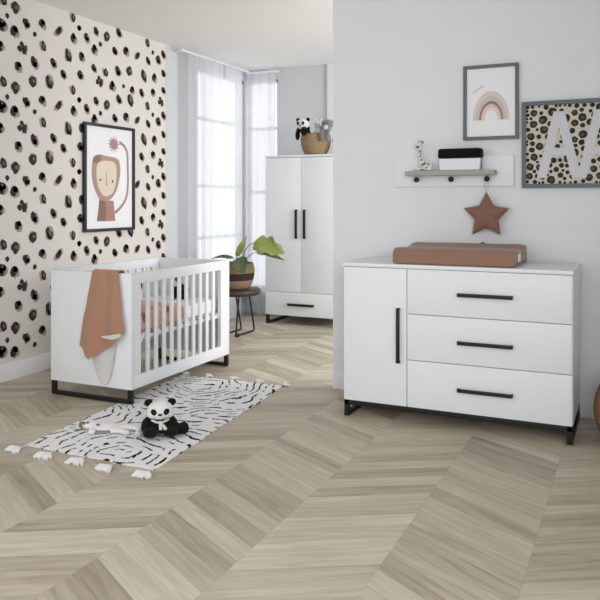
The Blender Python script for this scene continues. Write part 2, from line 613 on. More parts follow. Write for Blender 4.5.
def window(name, along_y, a0, a1, z0, z1, at, bars_z, mid=None):
    """A frame in the wall opening, with glazing bars and one pane sheet."""
    r = 0.032
    def bx(gg, p0, p1, q0, q1, d0, d1):
        if along_y:
            gg.box(at + d0, at + d1, p0, p1, q0, q1, 0.003)
        else:
            gg.box(p0, p1, at + d0, at + d1, q0, q1, 0.003)
    f = G()
    s = -1 if along_y else 1
    lo, hi = (-0.10, -0.03) if along_y else (0.03, 0.10)
    bx(f, a0, a0 + r, z0, z1, lo, hi); bx(f, a1 - r, a1, z0, z1, lo, hi)
    bx(f, a0, a1, z0, z0 + r, lo, hi); bx(f, a0, a1, z1 - r, z1, lo, hi)
    root = struct(f, name, 'trim_white', smooth=30)
    b = G()
    for z in bars_z:
        bx(b, a0 + r, a1 - r, z - 0.018, z + 0.018, lo + 0.015, hi - 0.015)
    if mid is not None:
        bx(b, mid - 0.02, mid + 0.02, z0 + r, z1 - r, lo + 0.012, hi - 0.012)
    b.build('glazing_bars', 'trim_white', root)
    p = G()
    bx_mid = (lo + hi) / 2
    if along_y:
        p.box(at + bx_mid - 0.003, at + bx_mid + 0.003, a0 + r, a1 - r, z0 + r, z1 - r)
    else:
        p.box(a0 + r, a1 - r, at + bx_mid - 0.003, at + bx_mid + 0.003, z0 + r, z1 - r)
    p.build('pane', 'glass', root, smooth=0)
    sl = G()
    if along_y:
        sl.box(at - 0.03, at + 0.05, a0 - 0.03, min(a1 + 0.03, YB - 0.02), z0 - 0.03, z0, 0.004)
    else:
        sl.box(max(a0 - 0.03, XL + 0.06), a1 + 0.03, at - 0.05, at + 0.03, z0 - 0.03, z0, 0.004)
    sl.build('sill', 'trim_white', root)
    return root


window('window_1', True, WY0, WY1, WZ0, WZ1, XL, (0.95, 1.53, 2.28))
window('window_2', False, BX0, BX1, BZ0, BZ1, YB, (0.85, 1.47, 2.24))


# ------------------------------------------------------------------ curtains
def curtain(name, along_y, a0, a1, at, folds, depth, z0, z1, label, seed, gather=1.0):
    rnd = random.Random(seed)
    ph = [rnd.uniform(0, 6.28) for _ in range(4)]
    def fn(u, v):
        s = u ** gather
        a = a0 + (a1 - a0) * s
        z = z1 + (z0 - z1) * v
        w = depth * (math.sin(2 * PI * folds * u + ph[0] + 0.5 * math.sin(2 * v + ph[1])) * (0.7 + 0.3 * v)
                     + 0.14 * math.sin(2 * PI * folds * 2.3 * u + ph[2]) + 0.3 * math.sin(2 * PI * folds * 0.37 * u + ph[3] + v))
        return Vector((at + w, a, z)) if along_y else Vector((a, at + w, z))
    o = G().grid(fn, int(folds * 22), 14).build(name, 'sheer', loc=(at, (a0 + a1) / 2, z0) if along_y else ((a0 + a1) / 2, at, z0), smooth=180)
    return meta(o, label, 'curtain', 'sheer white curtains')


curtain('curtain', True, 6.33, 6.535, -4.205, 3, 0.020, 0.02, 2.885, 'bunched edge panel of sheer white curtain beside the spotted wallpaper', 1)
curtain('curtain', True, 6.555, 7.035, -4.20, 3, 0.018, 0.02, 2.885, 'flat hanging panel of sheer white curtain in front of the crossbarred window', 2)
curtain('curtain', True, 7.06, 7.42, -4.20, 4, 0.014, 0.02, 2.885, 'densely pleated sheer white curtain panel above the plant', 3)
curtain('curtain', False, -4.30, -3.885, 7.70, 4, 0.020, 0.02, 2.885, 'sheer white curtain hanging next to the tall wardrobe', 4)
g = G()
g.tube([(-4.2, 6.2, 2.90), (-4.2, 7.62, 2.90)], 0.012)
g.box(XL, -4.19, 6.28, 6.30, 2.895, 2.905); g.box(XL, -4.19, 7.4, 7.42, 2.895, 2.905)
meta(g.build('curtain_rail', 'trim_white', loc=(-4.2, 6.9, 2.89)), 'slim white curtain rail along the wallpapered wall', 'curtain rail')
g = G()
g.tube([(-4.28, 7.70, 2.90), (-3.84, 7.70, 2.90)], 0.012)
g.box(-3.93, -3.91, 7.69, YB, 2.895, 2.905)
meta(g.build('curtain_rail', 'trim_white', loc=(-4.06, 7.7, 2.89)), 'short white curtain rail above the wardrobe side window', 'curtain rail')


# ----------------------------------------------------------------------- cot
CX0, CX1, CY0, CY1, CH, CG = -3.748, -3.048, 3.919, 5.200, 0.877, 0.103
cot = thing('cot', ((CX0 + CX1) / 2, (CY0 + CY1) / 2, 0.007), 'white slatted baby cot with solid ends on black metal sled legs', 'cot')
PT = 0.032
for (y0, y1) in ((CY0, CY0 + PT), (CY1 - PT, CY1)):
    G().box(CX0, CX1, y0, y1, CG, CH, 0.004).build('end_panel', 'lacquer', cot)
OY0, OY1 = 4.022, 5.066
for (x0, x1) in ((CX1 - 0.03, CX1), (CX0, CX0 + 0.03)):
    f = G()
    f.box(x0, x1, CY0 + PT, CY1 - PT, CH - 0.072, CH, 0.003)
    f.box(x0, x1, CY0 + PT, CY1 - PT, CG, CG + 0.086, 0.003)
    f.box(x0, x1, CY0 + PT, OY0, CG + 0.086, CH - 0.072)
    f.box(x0, x1, OY1, CY1 - PT, CG + 0.086, CH - 0.072)
    side = f.build('side_frame', 'lacquer', cot)
    n = 10
    pitch = (OY1 - OY0) / (n + 1)
    xm = (x0 + x1) / 2
    for k in range(1, n + 1):
        y = OY0 + pitch * k
        G().box(xm - 0.008, xm + 0.008, y - 0.018, y + 0.018, CG + 0.08, CH - 0.066, 0.004).build('bar', 'lacquer', side)
b = G()
b.box(CX0 + 0.03, CX0 + 0.055, CY0 + PT, CY1 - PT, 0.415, 0.455); b.box(CX1 - 0.055, CX1 - 0.03, CY0 + PT, CY1 - PT, 0.415, 0.455)
for k in range(9):
    y = CY0 + PT + 0.05 + k * 0.14
    b.box(CX0 + 0.03, CX1 - 0.03, y, y + 0.07, 0.442, 0.458, 0.002)
b.build('slatted_base', 'lacquer_inner', cot)
LW = 0.030
for (y0, y1) in ((CY0 + 0.002, CY0 + 0.002 + LW), (CY1 - 0.002 - LW, CY1 - 0.002)):
    f = G()
    f.box(CX0 + 0.004, CX0 + 0.004 + LW, y0, y1, 0.007, CG, 0.002)
    f.box(CX1 - 0.004 - LW, CX1 - 0.004, y0, y1, 0.007, CG, 0.002)
    f.box(CX0 + 0.004 + LW, CX1 - 0.004 - LW, y0, y1, 0.007, 0.007 + 0.026, 0.002)
    f.build('sled_leg', 'black', cot)

MX0, MX1, MY0, MY1 = -3.690, -3.110, 3.975, 5.15
m = G().box(MX0, MX1, MY0, MY1, 0.459, 0.566, 0.03, seg=4)
meta(m.build('cot_mattress', 'sheet', loc=(-3.4, 4.56, 0.459), smooth=60), 'white sheeted mattress lying inside the slatted cot', 'mattress')


def duvet_fn(u, v):
    # v across the bed, draping over both long edges; u along it
    y = 3.985 + (4.60 - 3.985) * u
    s = -1 + 2 * v
    half = (MX1 - MX0) / 2 + 0.006
    a = abs(s) * (half + 0.100)
    sg = 1 if s >= 0 else -1
    xm = (MX0 + MX1) / 2
    wr = 0.008 * mnoise.noise(Vector((a * sg * 9, y * 8, 0.3)))
    if a < half - 0.03:
        return Vector((xm + sg * a, y, 0.586 + wr + 0.012 * math.sin(9 * y)))
    if a < half + 0.02:
        q = (a - (half - 0.03)) / 0.05 * PI / 2
        return Vector((xm + sg * (half - 0.03 + 0.034 * math.sin(q)), y, 0.586 + 0.012 * math.sin(9 * y) - 0.03 * (1 - math.cos(q)) + wr * 0.5))
    d = a - (half + 0.02)
    return Vector((xm + sg * (half + 0.005 + 0.002 * math.sin(30 * y)), y, 0.556 - d))


meta(G().grid(duvet_fn, 30, 44, thick=0.010).build('cot_duvet', 'duvet', loc=(-3.4, 4.3, 0.59), smooth=80),
     'salmon printed quilt spread over the mattress behind the cot bars', 'quilt')

XF = Matrix.Translation((0, 0, -0.019))
# black and white soft toy sitting inside the cot
toy = thing('soft_toy', (-3.36, 4.98, 0.569), 'black and white soft toy sitting on the mattress inside the cot', 'soft toy')
g = G()
g.ell((-3.36, 4.98, 0.655), (0.055, 0.05, 0.068)); g.ell((-3.41, 4.94, 0.64), (0.022, 0.03, 0.05)); g.ell((-3.31, 4.94, 0.64), (0.022, 0.03, 0.05))
g.ell((-3.40, 4.92, 0.612), (0.026, 0.045, 0.024)); g.ell((-3.32, 4.92, 0.612), (0.026, 0.045, 0.024))
g.fuse(0.006, 4).build('body', 'plush_black', toy, smooth=180)
g = G(); g.ell((-3.36, 4.965, 0.745), (0.05, 0.046, 0.044)).build('head', 'plush_white', toy, smooth=180)
for s in (-1, 1):
    G().ell((-3.36 + s * 0.042, 4.965, 0.782), (0.018, 0.012, 0.018)).build('ear', 'plush_black', toy, smooth=180)
    G().ell((-3.36 + s * 0.019, 4.923, 0.75), (0.013, 0.008, 0.016)).build('eye_patch', 'plush_black', toy, smooth=180)

XF = None
# blanket over the end of the cot
bl = thing('baby_blanket', (-3.27, CY0 - 0.02, 0.29), 'terracotta muslin blanket with grey lining draped over the cot end', 'blanket')


def interp(tab, s):
    for (a, va), (c, vc) in zip(tab, tab[1:]):
        if s <= c:
            return va + (vc - va) * (s - a) / (c - a)
    return tab[-1][1]


BOT = [(0, 0.372), (0.12, 0.345), (0.28, 0.296), (0.38, 0.318), (0.6, 0.370), (0.86, 0.428), (0.92, 0.470), (1, 0.486)]
def lx(t): return interp([(0, -3.358), (0.25, -3.385), (0.6, -3.432), (1.0, -3.468)], t)
def rx(t): return interp([(0, -3.140), (0.5, -3.108), (0.8, -3.078), (1.0, -3.070)], t)


def blanket_fn(u, v):
    ztop = CH + 0.012
    if v < 0.14:                                   # inside flap
        q = v / 0.14
        x = -3.358 + (0.218) * u
        return Vector((x, CY0 + PT + 0.014 - 0.002 * q, 0.74 + (ztop - 0.74) * q))
    if v < 0.24:                                   # over the top edge
        q = (v - 0.14) / 0.10
        x = -3.358 + 0.218 * u
        return Vector((x, CY0 + PT + 0.012 - (PT + 0.024) * q, ztop + 0.004 * math.sin(PI * q)))
    t = (v - 0.24) / 0.76
    zb = interp(BOT, u)
    z = ztop + (zb - ztop) * t
    tt = (ztop - z) / (ztop - 0.372)
    tt = max(0.0, min(1.0, tt))
    x = lx(tt) + (rx(tt) - lx(tt)) * u
    amp = 0.004 + 0.020 * min(1, t * 1.4)
    f = amp * (math.sin(u * 12.5 + 0.5 + 0.8 * t) * 0.75 + 0.20 * math.sin(u * 19 + 2.0 - 1.5 * t) + 0.35 * mnoise.noise(Vector((u * 4, t * 3, 0))))
    return Vector((x, CY0 - 0.016 - amp * 1.1 + f, z))


G().grid(blanket_fn, 44, 52, thick=0.004).build('cover', 'terracotta', bl, smooth=80)
LB = [(0, 0.270), (0.16, 0.205), (0.46, 0.135), (0.58, 0.112), (0.80, 0.158), (0.9, 0.21), (1, 0.27)]


def lining_fn(u, v):
    zb = interp(LB, u)
    z = 0.50 + (zb - 0.50) * v
    x0 = -3.345 + (-0.035) * v * (1 - v * 0.6)
    x1 = -3.15 - 0.035 * v
    x = x0 + (x1 - x0) * u
    return Vector((x, CY0 - 0.015 + 0.005 * math.sin(u * 9 + 1.0) * v, z))


o = G().grid(lining_fn, 26, 24, thick=0.003).build('lining', 'lining', bl, smooth=80)
o['label'] = 'pale grey lining hanging below the hem'
o = G().grid(lambda u, v: Vector((-3.245 + 0.16 * u, CY0 - 0.063 + 0.004 * math.sin(9 * u), 0.458 + 0.030 * u - v * (0.004 + 0.070 * u * (1.25 - u)))), 12, 6, thick=0.003).build('turned_corner', 'lining', bl, smooth=80)
o['label'] = 'folded over pale grey corner'

# ----------------------------------------------------------------- big spots
# ------------------------------------------------------------ chest of drawers
DX0, DX1, DY0, DY1, DH, DG = -1.694, -0.325, 4.315, 4.885, 0.972, 0.104
ch = thing('dresser', ((DX0 + DX1) / 2, (DY0 + DY1) / 2, 0), 'white dresser with one door and three drawers on black metal legs', 'dresser')
g = G()
FT = 0.02
g.box(DX0 + 0.004, DX1, DY0 + FT + 0.002, DY1, DG, 0.947, 0.002)
g.build('body', 'lacquer', ch)
G().box(DX0 - 0.004, DX1 + 0.004, DY0 - 0.004, DY1, 0.949, DH, 0.003).build('top_panel', 'lacquer', ch)
SX = -1.2775
door = G().box(DX0 + 0.004, SX - 0.002, DY0, DY0 + FT, DG, 0.946, 0.0025).build('door', 'lacquer', ch)


def bar_handle(parent, horizontal, a0, a1, c, yf, w=0.022, d=0.028):
    gg = G()
    if horizontal:
        gg.box(a0, a1, yf - d, yf - d + 0.010, c - w / 2, c + w / 2, 0.002)
        for a in (a0, a1 - 0.012):
            gg.box(a, a + 0.012, yf - d + 0.008, yf + 0.001, c - w / 2 + 0.002, c + w / 2 - 0.002)
    else:
        gg.box(c - w / 2, c + w / 2, yf - d, yf - d + 0.010, a0, a1, 0.002)
        for a in (a0, a1 - 0.012):
            gg.box(c - w / 2 + 0.002, c + w / 2 - 0.002, yf - d + 0.008, yf + 0.001, a, a + 0.012)
    h = gg.build('handle', 'black', parent)
    h['label'] = 'black bar handle'
    return h


bar_handle(door, False, 0.369, 0.705, -1.328, DY0)
ZS = [0.946, 0.672, 0.391, DG]
for k, zc in enumerate((0.806, 0.522, 0.242)):
    d = G().box(SX + 0.002, DX1 - 0.004, DY0, DY0 + FT, ZS[k + 1] + (0.002 if k < 2 else 0), ZS[k] - (0.002 if k else 0), 0.0025).build('drawer', 'lacquer', ch)
    bar_handle(d, True, -0.966, -0.647, zc, DY0)
f = G()
f.box(DX0 + 0.005, DX1 - 0.001, DY0 + 0.004, DY0 + 0.034, DG - 0.032, DG, 0.001)
f.box(DX0 + 0.005, DX1 - 0.001, DY1 - 0.034, DY1 - 0.004, DG - 0.032, DG, 0.001)
f.build('under_rail', 'black', ch)
for (x0, x1) in ((DX0 + 0.005, DX0 + 0.035), (DX1 - 0.031, DX1 - 0.001)):
    f = G()
    f.box(x0, x1, DY0 + 0.004, DY0 + 0.034, 0, DG, 0.002)
    f.box(x0, x1, DY1 - 0.034, DY1 - 0.004, 0, DG, 0.002)
    f.box(x0, x1, DY0 + 0.034, DY1 - 0.034, 0, 0.026, 0.002)
    f.box(x0, x1, DY0 + 0.034, DY1 - 0.034, DG - 0.02, DG, 0.002)
    f.build('sled_leg', 'black', ch)

# changing mat: a shallow cradle with raised long sides
mat = thing('changing_mat', (-1.02, 4.61, DH), 'terracotta changing mat with raised sides lying on the white dresser', 'changing mat')
KX0, KX1, KY0, KY1 = -1.398, -0.630, 4.365, 4.845


def mat_section(v):
    prof = [(0.0, 0.0), (-0.014, 0.035), (-0.014, 0.072), (0.014, 0.096), (0.065, 0.101), (0.13, 0.090), (0.24, 0.086),
            (0.35, 0.092), (0.405, 0.108), (0.45, 0.112), (0.488, 0.080), (0.492, 0.03), (0.48, 0.0), (0.24, 0.0)]
    n = len(prof)
    q = v * n
    i = int(q) % n
    f = q - int(q)
    p0, p1, p2, p3 = prof[(i - 1) % n], prof[i], prof[(i + 1) % n], prof[(i + 2) % n]
    def cr(a, b, c, d):
        return 0.5 * (2 * b + (c - a) * f + (2 * a - 5 * b + 4 * c - d) * f * f + (3 * b - a - 3 * c + d) * f ** 3)
    return cr(p0[0], p1[0], p2[0], p3[0]), max(0.0, cr(p0[1], p1[1], p2[1], p3[1]))


def mat_fn(u, v):
    yy, zz = mat_section(v)
    e = min(u, 1 - u) * (KX1 - KX0)
    k = 1.0 if e > 0.06 else math.sqrt(max(0.0, 1 - ((0.06 - e) / 0.06) ** 2))
    k = 0.62 + 0.38 * k if e > 0 else 0.0
    cy, cz = 0.24, 0.055
    if u in (0, 1):
        k = 0.0
    y = KY0 + cy + (yy - cy) * (0.90 + 0.10 * k if k else 0.0)
    z = max(0.0015, cz + (zz - cz) * k + 0.003 * mnoise.noise(Vector((u * 5, v * 6, 2))))
    return Vector((KX0 + (KX1 - KX0) * u + 0.006 * (1 - u), y, DH + z))


g = G().grid(mat_fn, 60, 70)
bmesh.ops.remove_doubles(g.bm, verts=g.bm.verts, dist=0.0005)
bmesh.ops.recalc_face_normals(g.bm, faces=g.bm.faces)
g.build('cushion', 'mat_cover', mat, smooth=70)
g = G().box(-0.637, -0.626, 4.425, 4.475, DH + 0.030, DH + 0.078, 0.004)
o = g.build('care_tag', 'sheet', mat)
o['label'] = 'small white cloth tag on the end of the mat'
g = G()
g.tube([(-0.912 + 0.014 * math.cos(a), 4.80, DH + 0.105 + 0.014 * math.sin(a)) for a in [PI * k / 8 for k in range(9)]], 0.004, 8)
o = g.build('hanging_loop', 'black', mat)

# ------------------------------------------------------------------- wardrobe
WX0, WX1, WYF, WYB, WH = -3.762, -2.882, 7.204, 7.775, 1.866
wd = thing('wardrobe', ((WX0 + WX1) / 2, (WYF + WYB) / 2, 0), 'tall white wardrobe with two doors and a bottom drawer', 'wardrobe')
G().box(WX0 + 0.003, WX1 - 0.003, WYF + 0.022, WYB, 0.104, 1.84, 0.002).build('body', 'lacquer', wd)
G().box(WX0 - 0.002, WX1 + 0.002, WYF - 0.004, WYB, 1.843, WH, 0.003).build('top_panel', 'lacquer', wd)
xm = -3.322
for (x0, x1, hx) in ((WX0 + 0.003, xm - 0.0018, -3.375), (xm + 0.0018, WX1 - 0.003, -3.276)):
    d = G().box(x0, x1, WYF, WYF + 0.02, 0.364, 1.838, 0.0025).build('door', 'lacquer', wd)
    bar_handle(d, False, 0.954, 1.269, hx, WYF, 0.028)
d = G().box(WX0 + 0.003, WX1 - 0.003, WYF, WYF + 0.02, 0.104, 0.3605, 0.0025).build('drawer', 'lacquer', wd)
bar_handle(d, True, -3.48, -3.168, 0.228, WYF, 0.028)
for (x0, x1) in ((WX0 + 0.006, WX0 + 0.038), (WX1 - 0.038, WX1 - 0.006)):
    f = G()
    f.box(x0, x1, WYF + 0.006, WYF + 0.038, 0, 0.104, 0.002)
    f.box(x0, x1, WYB - 0.038, WYB - 0.006, 0, 0.104, 0.002)
    f.box(x0, x1, WYF + 0.038, WYB - 0.038, 0, 0.028, 0.002)
    f.build('sled_leg', 'black', wd)

# basket of toys on top
BXC, BYC = -3.223, 7.36
def basket_prof(r0, r1, r2, h, rows, wall=0.012):
    p = [(0.0006, 0.0)]
    for i in range(rows + 1):
        q = i / rows
        r = (1 - q) ** 2 * r0 + 2 * q * (1 - q) * r1 + q * q * r2
        p.append((r, h * q))
    for i in range(rows, -1, -rows // 6):
        q = i / rows
        r = (1 - q) ** 2 * r0 + 2 * q * (1 - q) * r1 + q * q * r2 - wall
        p.append((r, max(wall, h * q - (0.002 if i == rows else 0))))
    p.append((0.0006, wall))
    return p


XF = Matrix.Translation((BXC + 0.008, BYC, WH)) @ Matrix.Diagonal((1.15, 1.12, 1.10, 1)) @ Matrix.Translation((-BXC, -BYC, -WH))
g = G().lathe(basket_prof(0.098, 0.165, 0.135, 0.215, 22), (BXC, BYC, WH), 60, 0.0022)
meta(g.build('toy_basket', 'wicker', loc=(BXC, BYC, WH), smooth=60), 'woven jute basket of soft toys on top of the wardrobe', 'basket')

tp = thing('plush_panda', (-3.28, 7.335, WH + 0.14), 'small plush panda peeking over the rim of the wardrobe basket', 'soft toy')
g = G()
g.ell((-3.292, 7.335, WH + 0.20), (0.030, 0.040, 0.060)); g.ell((-3.30, 7.290, WH + 0.264), (0.045, 0.045, 0.036)); g.ell((-3.366, 7.252, WH + 0.20), (0.024, 0.020, 0.055)); g.ell((-3.275, 7.196, WH + 0.222), (0.034, 0.019, 0.036))
g.ell((-3.350, 7.262, WH + 0.252), (0.030, 0.03, 0.026)); g.ell((-3.285, 7.225, WH + 0.252), (0.03, 0.03, 0.026))
g.fuse(0.006, 4).build('body', 'plush_black', tp, smooth=180)
G().ell((-3.318, 7.262, WH + 0.305), (0.066, 0.055, 0.055)).build('head', 'plush_white', tp, smooth=180)
for s in (-1, 1):
    G().ell((-3.318 + s * 0.052, 7.27, WH + 0.352), (0.020, 0.013, 0.020)).build('ear', 'plush_black', tp, smooth=180)
    G().ell((-3.318 + s * 0.026, 7.211, WH + 0.312), (0.014, 0.008, 0.018)).build('eye_patch', 'plush_black', tp, smooth=180)
G().ell((-3.318, 7.206, WH + 0.290), (0.010, 0.006, 0.008)).build('nose', 'nose', tp, smooth=180)

tb = thing('plush_rabbit', (-3.21, 7.38, WH + 0.15), 'white plush toy with pink nose in the middle of the wardrobe basket', 'soft toy')
g = G()
g.ell((-3.218, 7.38, WH + 0.20), (0.034, 0.045, 0.08)); g.ell((-3.206, 7.40, WH + 0.30), (0.046, 0.045, 0.046))
g.ell((-3.232, 7.40, WH + 0.352), (0.014, 0.010, 0.03), Euler((0, R(-12), 0)).to_matrix()); g.ell((-3.182, 7.40, WH + 0.352), (0.014, 0.010, 0.03), Euler((0, R(14), 0)).to_matrix())
g.fuse(0.006, 4).build('body', 'plush_white', tb, smooth=180)
G().ell((-3.200, 7.356, WH + 0.296), (0.007, 0.005, 0.006)).build('nose', 'duvet', tb, smooth=180)
for s in (-1, 1):
    G().ell((-3.206 + s * 0.02, 7.360, WH + 0.312), (0.005, 0.004, 0.006)).build('eye', 'nose', tb, smooth=180)

te = thing('plush_elephant', (-3.09, 7.33, WH + 0.10), 'dark grey plush toy hanging over the rim of the wardrobe basket', 'soft toy')
g = G()
g.ell((-3.145, 7.340, WH + 0.20), (0.027, 0.040, 0.060)); g.ell((-3.110, 7.31, WH + 0.264), (0.050, 0.045, 0.038)); g.ell((-3.072, 7.29, WH + 0.290), (0.052, 0.05, 0.058))
g.ell((-3.108, 7.232, WH + 0.185), (0.022, 0.020, 0.06)); g.ell((-3.052, 7.240, WH + 0.17), (0.024, 0.020, 0.06)); g.ell((-3.09, 7.252, WH + 0.252), (0.032, 0.03, 0.028)); g.ell((-3.055, 7.252, WH + 0.235), (0.028, 0.024, 0.04))
g.fuse(0.006, 4).build('body', 'plush_grey', te, smooth=180)
G().ell((-3.070, 7.236, WH + 0.262), (0.024, 0.024, 0.026)).build('muzzle', 'plush_pale', te, smooth=180)
for s in (-1, 1):
    G().ell((-3.072 + s * 0.048, 7.31, WH + 0.31), (0.022, 0.012, 0.032), Euler((0, R(s * 15), 0)).to_matrix()).build('ear', 'plush_grey', te, smooth=180)
    G().ell((-3.072 + s * 0.02, 7.246, WH + 0.296), (0.006, 0.004, 0.006)).build('eye', 'nose', te, smooth=180)

XF = Matrix.Translation((0.03, 0, 0))
tl = thing('plush_lamb', (-2.955, 7.33, WH), 'small pale plush toy with dark head standing beside the wardrobe basket', 'soft toy')
g = G()
g.ell((-2.985, 7.33, WH + 0.06), (0.042, 0.04, 0.06)); g.ell((-3.01, 7.30, WH + 0.02), (0.018, 0.02, 0.022)); g.ell((-2.962, 7.30, WH + 0.02), (0.018, 0.02, 0.022))
g.ell((-3.015, 7.31, WH + 0.075), (0.015, 0.02, 0.035)); g.ell((-2.955, 7.31, WH + 0.075), (0.015, 0.02, 0.035))
g.fuse(0.005, 4).build('body', 'plush_white', tl, smooth=180)
G().ell((-2.99, 7.32, WH + 0.145), (0.034, 0.034, 0.032)).build('head', 'plush_grey', tl, smooth=180)
for s in (-1, 1):
    G().ell((-2.99 + s * 0.034, 7.325, WH + 0.155), (0.012, 0.008, 0.018)).build('ear', 'plush_grey', tl, smooth=180)

XF = None
# ------------------------------------------------------------ stool and plant
st = thing('round_stool', (-3.72, 6.50, 0), 'round dark wooden stool with thin metal legs behind the cot', 'stool')
g = G().lathe([(0.0006, 0.0), (0.225, 0.0), (0.24, 0.012), (0.243, 0.03), (0.24, 0.05), (0.228, 0.06), (0.0006, 0.062)], (-3.72, 6.50, 0.407), 56)
g.build('seat', 'stool_wood', st, smooth=50)
def rounded(pts, r=0.03, n=5):
    pts = [Vector(p) for p in pts]
    out = [pts[0]]
    for a, b, c in zip(pts, pts[1:], pts[2:]):
        p, q = b + (a - b).normalized() * r, b + (c - b).normalized() * r
        for k in range(n + 1):
            t = k / n
            out.append(p * (1 - t) ** 2 + b * 2 * t * (1 - t) + q * t * t)
    out.append(pts[-1])
    return out


for s in (1, -1):
    xs, xf = -3.72 + s * 0.10, -3.72 + s * 0.078
    lg = G().tube(rounded([(xs - s * 0.02, 6.61, 0.410), (xf, 6.73, 0.010), (xf, 6.34, 0.010), (xs - s * 0.02, 6.40, 0.410)]), 0.009, 10).build('leg', 'black', st, smooth=60)
    G().lathe([(0.0006, 0.0), (0.022, 0.0), (0.024, 0.02), (0.018, 0.034), (0.0006, 0.036)], (xf, 6.365, 0.0), 20).build('foot_cap', 'black', lg)

PX, PY, PZ = -3.745, 6.50, 0.469
pp = thing('potted_plant', (PX, PY, PZ), 'green leafy houseplant in a banded woven pot on the round stool', 'potted plant')
def rad(q):
    return interp([(0, 0.135), (0.12, 0.163), (0.3, 0.186), (0.5, 0.198), (0.7, 0.203), (0.85, 0.198), (1, 0.186)], q)
def band(q0, q1, name, mk, rows, inner=False):
    p = []
    if q0 == 0: p.append((0.0006, 0.0))
    for i in range(rows + 1):
        q = q0 + (q1 - q0) * i / rows
        p.append((rad(q), 0.262 * q))
    if inner:
        p += [(rad(q1) - 0.012, 0.262 * q1), (rad(0.88) - 0.014, 0.262 * 0.88), (0.0006, 0.262 * 0.88)]
    else:
        p.append((0.0006, 0.262 * q1))
    return G().lathe(p, (PX, PY, PZ), 64, 0.0020).build(name, mk, pp, smooth=50)
o = band(0.0, 0.34, 'pot_base_band', 'wicker_tan', 8); o['label'] = 'tan woven lower band of the pot'
o = band(0.3405, 0.62, 'pot_middle_band', 'wicker_dark', 7); o['label'] = 'dark brown woven band around the pot'
o = band(0.6205, 1.0, 'pot_rim_band', 'wicker_olive', 9, True); o['label'] = 'olive woven upper band of the pot'
G().lathe([(0.0006, 0.0), (0.165, 0.0), (0.16, 0.008), (0.0006, 0.014)], (PX, PY, PZ + 0.262 * 0.88), 40).build('soil', 'soil', pp)


def leaf(base, tip, width, nrm, stem_from, mk, notches=0, curl=0.12, label=None, sway=(0, 0, 0)):
    base, tip = Vector(base), Vector(tip)
    u = tip - base
    L = u.length
    d = u.normalized()
    n = Vector(nrm); n = (n - d * n.dot(d)).normalized()
    s = n.cross(d)
    def fn(a, b):
        t = a
        w = width * (math.sin(PI * min(1, t ** 0.62)) ** 0.75 if t < 1 else 0)
        v = -1 + 2 * b
        if notches:
            w *= 1 - 0.30 * (0.5 + 0.5 * math.cos(2 * PI * notches * t + (0.6 if v > 0 else 2.0))) * abs(v)
        w = max(w, 0.0008)
        return base + u * t + s * (w * 0.5 * v) + n * (-curl * L * (t - 0.15) ** 2 + 0.10 * w * abs(v) ** 1.5 + (0.018 * math.sin(9 * t + 3 * v) * abs(v) * width * 3))
    gl = G().grid(fn, 26, 12, thick=0.0015)
    lf = gl.build('leaf', mk, pp, smooth=70)
    mid = [Vector(stem_from), Vector(stem_from).lerp(base, 0.5) + Vector(sway), base, base + u * 0.25 - n * curl * L * 0.01 - n * 0.001]
    G().tube([mid[0], mid[0].lerp(mid[1], 0.5) + Vector(sway) * 0.3, mid[1], mid[1].lerp(mid[2], 0.5) + Vector(sway) * 0.3, mid[2], mid[3]], [0.006, 0.0055, 0.005, 0.0045, 0.004, 0.002], 8).build('stalk', 'stalk', lf)
    return lf


leaf((-3.695, 6.45, 0.80), (-3.585, 6.45, 1.005), 0.068, (0.4, -0.85, 0.2), (-3.72, 6.48, 0.71), 'leaf_bright', 0, 0.15)
leaf((-3.715, 6.42, 0.785), (-3.945, 6.36, 0.822), 0.055, (0.1, -0.55, 0.8), (-3.73, 6.47, 0.71), 'leaf_dark', 0, 0.35)
leaf((-3.475, 6.42, 0.948), (-3.125, 6.38, 0.868), 0.235, (0.35, -0.80, 0.45), (-3.68, 6.50, 0.71), 'leaf_bright', 3, 0.10, sway=(-0.02, 0, 0.04))
leaf((-3.475, 6.47, 0.850), (-3.150, 6.45, 0.800), 0.075, (0.2, -0.55, 0.8), (-3.66, 6.52, 0.71), 'leaf_dark', 2, 0.12, sway=(-0.015, 0, 0.02))
leaf((-3.620, 6.33, 0.790), (-3.490, 6.25, 0.668), 0.17, (0.35, -0.85, 0.35), (-3.71, 6.44, 0.71), 'leaf_dark', 0, 0.12, sway=(0, 0, 0.03))

# -------------------------------------------------------------- wall shelf etc.
sh = thing('wall_shelf', (-1.138, YP, 1.459), 'white wall shelf with grey ledge and three black knobs', 'wall shelf')
G().box(-1.546, -0.730, YP - 0.02, YP - 0.0005, 1.459, 1.667, 0.003).build('back_board', 'lacquer', sh)
o = G().box(-1.432, -0.836, YP - 0.118, YP - 0.02, 1.532, 1.563, 0.003).build('ledge', 'sage', sh)
o['label'] = 'sage grey shelf ledge'
KN = (-1.369, -1.132, -0.895)
for x in KN:
    k = G()
    k.tube([(x, YP - 0.021, 1.507), (x, YP - 0.045, 1.507)], 0.008, 14)
    k.lathe([(0.0006, 0.0), (0.014, 0.002), (0.018, 0.008), (0.018, 0.014), (0.013, 0.019), (0.0006, 0.02)], (0, 0, 0), 24)
    # turn the knob head (built upright at the origin) to face the room
    for v in k.bm.verts:
        if v.co.length < 0.1:
            v.co = Vector((x + v.co.x, YP - 0.042 - v.co.z, 1.507 + v.co.y))
    k.build('knob', 'black', sh, smooth=50)

